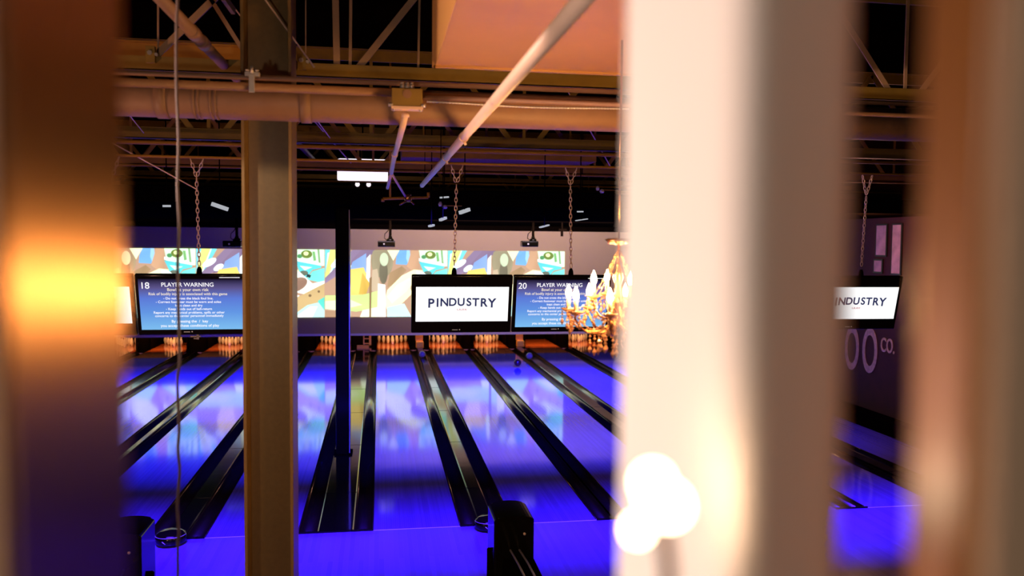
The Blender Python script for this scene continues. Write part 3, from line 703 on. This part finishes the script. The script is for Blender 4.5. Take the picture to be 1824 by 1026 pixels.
# dim tube lamps in the dark
for n_, (pa, pb, wd, lb) in enumerate((((377, 363), (406, 373), .07, 'dim slanting tube lamp in the dark left of the brown column'), ((292, 367), (302, 367), .04, 'tiny dim lamp in the dark left of the hanging cable'),
        ((819, 379), (836, 373), .07, 'dim slanting tube lamp just right of the centre chain'), ((784, 392), (794, 388), .05, 'dim lamp below and left of the slanting tube lamp'),
        ((765, 403), (772, 401), .04, 'lowest dim lamp just above the back wall top'), ((1026, 393), (1046, 390), .022, 'thin dim lamp right of the right chain'),
        ((962, 405), (977, 401), .03, 'thin dim lamp above the back wall near the right chain'), ((1030, 377), (1037, 377), .03, 'tiny dim lamp in the dark right of the right chain'), ((785, 352), (798, 351), .035, 'small dim lamp high in the dark left of the centre chain'))):
    Ya = 11.7 if n_ == 5 else 9.9 + .11 * n_; Yb = Ya + .08
    p = at(pa[0], pa[1], Ya); q = at(pb[0], pb[1], Yb); c = (p + q) / 2
    t = thing('tube_lamp', lb, 'lamp', c, 'dim lamps in the dark ceiling')
    b = MB(); b.bar(p - c, q - c, .04, wd * .6); b.build('tube', M_sliver, t)
    b = MB(); b.bar(V(0, .0, .0), V(0, .0, CEIL - c.z), .012, .012); b.build('stem', M_blackmatte, t)
# little clutter on the dark ceiling
for px, py, lb in ((790, 364, 'small white knob cluster in the dark near the centre chain'), (1070, 336, 'small pale bracket near the pale post edge')):
    p = at(px, py, 12.5); t = thing('ceiling_fitting', lb, 'fitting', p)
    b = MB(); b.lathe([(.02, -.03), (.03, 0), (.015, .04)], (-.05, 0, 0), 10); b.lathe([(.02, -.04), (.04, -.02), (.02, .02)], (.02, 0, -.03), 10); b.build('knob', M_white, t)
    b = MB(); b.bar((-.05, 0, -.02), (.28, 0, -.02), .015, .012); b.build('arm', M_joist, t)

# ------------------------------------------------------------------ hanging cable
pts = []
for i, (px, py) in enumerate(((316, -40), (315, 30), (314, 100), (315, 170), (318, 250), (316, 330), (319, 400), (316.5, 470), (318, 560), (320, 640), (316, 680), (319, 760), (317, 800), (320, 840), (316, 900), (319, 960), (317, 1040))):
    pts.append(at(px, py, 3.6))
pts = [V(pts[0].x, pts[0].y, CEIL)] + pts + [V(pts[-1].x, pts[-1].y, .02)]
def smooth(p, n=6):
    r = []
    for i in range(len(p) - 1):
        a0, a1, a2, a3 = p[max(i-1, 0)], p[i], p[i+1], p[min(i+2, len(p)-1)]
        for k in range(n):
            t_ = k / n
            r.append(.5 * ((2*a1) + (-a0 + a2)*t_ + (2*a0 - 5*a1 + 4*a2 - a3)*t_*t_ + (-a0 + 3*a1 - 3*a2 + a3)*t_**3))
    return r + [p[-1]]
b = MB(); b.tube(smooth(pts), .0060, 10); tag(b.build('hanging_cable', M_cable), 'thin wavy cable hanging straight down at left', 'cable')

# ------------------------------------------------------------------ ball returns
def ball_return(xc, yc_, dxc, label):
    t = thing('ball_return', label, 'ball return', (xc, yc_, 0), 'black ball returns at the foul line')
    hw = .20; n = 14; top = .80
    b = MB()
    prof = [(-hw, 0), (hw, 0), (hw + .0, top - .05)] + [(hw * math.cos(a) , top - .055 + .055 * math.sin(a)) for a in [PI * k / n for k in range(1, n)]] + [(-hw, top - .05)]
    b.prism(prof, 'y', -.32, .18)
    bmesh.ops.bevel(b.bm, geom=[e for e in b.bm.edges if abs(e.verts[0].co.y - e.verts[1].co.y) < 1e-5], offset=.02, segments=3, affect='EDGES')
    b.build('hood', M_blackgloss, t)
    b = MB(); b.prism([(-.32, 0), (.0, 0), (.0, .36), (-.07, .40), (-.16, .32), (-.28, .18)], 'x', -hw - .03, -hw + .0); b.build('side_fairing', M_blackmatte, t); b = MB(); b.prism([(-.32, 0), (.0, 0), (.0, .30), (-.07, .34), (-.28, .18)], 'x', hw, hw + .03); b.build('side_fairing', M_blackmatte, t)
    for s in (-.04, .05):
        b = MB(); b.tube([(s, -.33, .46), (s * 1.05 + .03, -.62, .44), (s * 1.05 + .05, -1.2, .43)], .010, 10); o = b.build('ball_rail', M_galv, t); o['label'] = 'bright steel ball rail'
    b = MB(); b.lathe([(.012, 0), (.014, .012), (.006, .02)], (.0, 0, 0), 10); o = b.build('lamp_button', M_pipe, t); o.location = (.10, -.325, .62); o.rotation_euler = (PI/2, 0, 0)
    b = MB(); b.lathe([(.17, .0), (.175, .04), (.165, .09), (.12, .12), (.03, .13)], (dxc, 9.80 - yc_, .0245), 24); b.build('ball_lift_dome', M_blackgloss, t)
    b = MB(); pts = [(dxc + .172 * math.cos(a), 9.80 - yc_ + .172 * math.sin(a), .115) for a in [PI * 1.05 + PI * .9 * k / 16 for k in range(17)]]; b.tube(pts, .004, 6); b.tube([(dxc - .06, 9.80 - yc_ - .165, .08), (dxc - .02, 9.80 - yc_ - .174, .05)], .005, 6); b.build('lift_rim', M_galv, t)
    b = MB(); b.box((-.12, -1.9, .0), (.20, -.325, .38), .03); b.build('track_body', M_blackmatte, t)
xA = at(913, 917, 8.0).x
ball_return(xA, 8.2, 1.3236 - xA, 'black rounded ball return at bottom centre with steel rails')
ball_return(xA - 3.69, 8.2, 1.3236 - xA, 'black ball return at bottom left beside the cable')

# ------------------------------------------------------------------ side wall lettering and posters
def wall_text(ch, px, py, hpx, name, sx=1):
    p = atX(px, py, XR - .012); s = hpx / FPX * (p - EYE).dot(FW) / .70
    b = MB(); me = text_mesh(ch, s, ext=.006)
    cu = Matrix.Translation(p) @ Matrix(((0, 0, -1, 0), (-1, 0, 0, 0), (0, 1, 0, 0), (0, 0, 0, 1))) @ Matrix.Diagonal((sx, 1, 1, 1))
    b.mesh(me, cu); return b.build(name, M_letter, t)
t = thing('wall_sign', 'large worn painted lettering on the dark red side wall', 'sign')
wall_text('O', 1517, 624, 76, 'letter', .52); wall_text('O', 1549, 629, 78, 'letter', .52); wall_text('CO.', 1581, 617, 25, 'small_letter', .66)
for px, py, wpx, hpx, lb in ((1572, 428, 20, 58, 'tall pale poster on the right wall, left of the two tall ones'), (1566, 474, 16, 25, 'small pale poster low on the right wall'), (1599, 444, 18, 92, 'tallest pale poster on the right wall beside the orange post')):
    p = atX(px, py, XR); k = (p - EYE).dot(FW) / FPX
    a = atX(px - wpx/2, py, XR).y; c = atX(px + wpx/2, py, XR).y; h = hpx * k / 2
    t = thing('wall_poster', lb, 'poster', (XR - .001, p.y, p.z), 'posters on the right wall')
    b = MB(); b.box((-.03, c - p.y, -h), (0, a - p.y, h)); b.build('frame', M_frame, t)
    b = MB(); b.box((-.034, c - p.y + .03, -h + .03), (-.03, a - p.y - .03, h - .03)); o = b.build('print', M_poster, t); o['label'] = 'worn pinkish print'

# ------------------------------------------------------------------ chandelier
cc = at(1100, 560, 4.5)
t = thing('chandelier', 'lit brass crystal chandelier with candle bulbs beside the pale post', 'chandelier', (cc.x, cc.y, cc.z))
b = MB(); b.lathe([(.004, -.24), (.02, -.22), (.03, -.19), (.012, -.16), (.035, -.12), (.05, -.08), (.03, -.04), (.015, 0), (.03, .05), (.022, .10), (.012, .16), (.03, .21), (.02, .25), (.008, .30), (.006, .42)]); b.build('stem', M_gold, t)
b = MB(); b.tube([(0, 0, .42), (0, 0, zx - cc.z - .012)], .006, 8); b.build('suspension_rod', M_gold, t)
b = MB(); b.lathe([(.005, .395), (.06, .40), (.08, .425), (.06, .43), (.01, .432)]); b.build('top_crown', M_gold, t)
def pendant(c, n, r=.009):
    b = MB(); z = 0
    for i in range(n):
        rr = r * (.7 + .25 * (i % 2)); b.octa((c[0], c[1], c[2] - z), rr, rr * 1.3); z += rr * 2.4
    b.octa((c[0], c[1], c[2] - z - .012), r * 1.35, r * 2.6); return b.build('crystal_pendant', M_crystal, t)
arms = [(2*PI*k/8 + .35, .285, .0, .055) for k in range(8)] + [(2*PI*k/4 + .15, .15, .085, .055) for k in range(4)]
tips = []
for a, R, dz, h in arms:
    dx, dy = math.cos(a), math.sin(a)
    pth = smooth([V(dx*.02, dy*.02, dz - .03), V(dx*R*.35, dy*R*.35, dz - .10), V(dx*R*.75, dy*R*.75, dz - .09), V(dx*R, dy*R, dz - .02), V(dx*R, dy*R, dz + .015)], 5)
    b = MB(); b.tube(pth, .0065, 8); arm = b.build('arm', M_gold, t)
    b = MB(); b.lathe([(.006, -.012), (.02, -.004), (.042, .010), (.044, .016), (.012, .014), (.012, .03)], (dx*R, dy*R, dz + .012), 14); b.build('drip_cup', M_crystal, arm)
    b = MB(); b.lathe([(.012, 0), (.012, h)], (dx*R, dy*R, dz + .035), 12); b.build('candle_sleeve', M_candle, arm)
    b = MB(); b.lathe([(.008, 0), (.0145, .012), (.0165, .026), (.013, .043), (.006, .060), (.001, .074)], (dx*R, dy*R, dz + .035 + h), 12); b.build('candle_bulb', M_bulb, arm)
    for k in range(3):
        q = a + (k - 1) * 1.6; pendant((dx*R + .036 * math.cos(q), dy*R + .036 * math.sin(q), dz + .008), 3 + (k + int(a * 3)) % 3, .0085)
    if R > .2: tips.append(V(dx*R, dy*R, dz))
    pendant((dx*R*.55, dy*R*.55, dz - .115), 4, .010)
for i in range(8):
    a, c = tips[i], tips[(i+1) % 8]; b = MB()
    for k in range(1, 11):
        f = k / 11; p = a.lerp(c, f); p.z -= .075 * math.sin(f * PI) - .01; b.octa(p, .0075, .009)
    b.tube([a] + [a.lerp(c, k / 11) - V(0, 0, .075 * math.sin(k / 11 * PI) - .01) for k in range(1, 11)] + [c], .002, 5)
    b.build('bead_garland', M_crystal, t)
    b = MB()
    for k in range(1, 13):
        f = k / 13; p = a.lerp(V(0, 0, .38), f); p.z -= .09 * math.sin(f * PI); b.octa(p, .007, .009)
    b.tube([a.lerp(V(0, 0, .38), k / 13) - V(0, 0, .09 * math.sin(k / 13 * PI)) for k in range(14)], .002, 5)
    b.build('bead_garland', M_crystal, t)
for k in range(10):
    a = 2*PI*k/10; pendant((.11*math.cos(a), .11*math.sin(a), -.10), 4 + k % 2, .010)

# ------------------------------------------------------------------ foreground posts, far out of focus
def dirx(px): d = ray(px, 513); return d.x / d.y
PZ0, PZ1 = 0.0, CEIL
# left: dark post, only its right side and a strip of its front are seen
XF = -.17; yf = XF / dirx(226); yn = XF / dirx(10)
t = thing('foreground_post', 'blurred dark post at the left edge with an orange lamp glow on it', 'post', (XF, yn, 0))
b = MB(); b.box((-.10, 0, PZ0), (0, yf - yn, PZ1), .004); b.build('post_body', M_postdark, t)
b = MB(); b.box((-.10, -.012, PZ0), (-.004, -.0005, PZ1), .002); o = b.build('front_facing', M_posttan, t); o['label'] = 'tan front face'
# middle right: pale post
XF = .20; yf = XF / dirx(1100); yn = XF / dirx(1330); wx = yn * dirx(1528) - XF
t = thing('foreground_post', 'wide blurred pale grey post right of centre', 'post', (XF, yn, 0))
b = MB(); b.box((0, 0, PZ0), (wx, yf - yn, PZ1), .014); b.build('post_body', M_postlight, t)
# right: brown post with a tan front
XF = .25; yf = XF / dirx(1622); yn = XF / dirx(1738)
t = thing('foreground_post', 'blurred orange brown post filling the right edge', 'post', (XF, yn, 0))
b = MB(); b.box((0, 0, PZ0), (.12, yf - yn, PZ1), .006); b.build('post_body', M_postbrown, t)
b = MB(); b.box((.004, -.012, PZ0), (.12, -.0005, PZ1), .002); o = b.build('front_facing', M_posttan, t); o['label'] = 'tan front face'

# small bright bulbs in front of the pale post
t = thing('fairy_light_stem', 'blurred stem of tiny glowing bulbs before the pale post', 'lamp', (0, 0, 0))
YF = .445
st = [at(1192, 1060, YF), at(1190, 1000, YF), at(1180, 930, YF), at(1160, 850, YF)]
b = MB(); b.tube([V(st[0].x, st[0].y, 2.6)] + st, .0045, 8); b.build('stem', M_gold, t)
for px, py, r in ((1163, 860, .0095), (1190, 900, .011), (1172, 885, .010), (1136, 943, .0065)):
    p = at(px, py, YF - .008); b = MB(); b.lathe([(r * math.sin(PI * k / 8), -r * math.cos(PI * k / 8)) for k in range(9)], p, 12); b.build('tiny_bulb', M_bulb2, t)
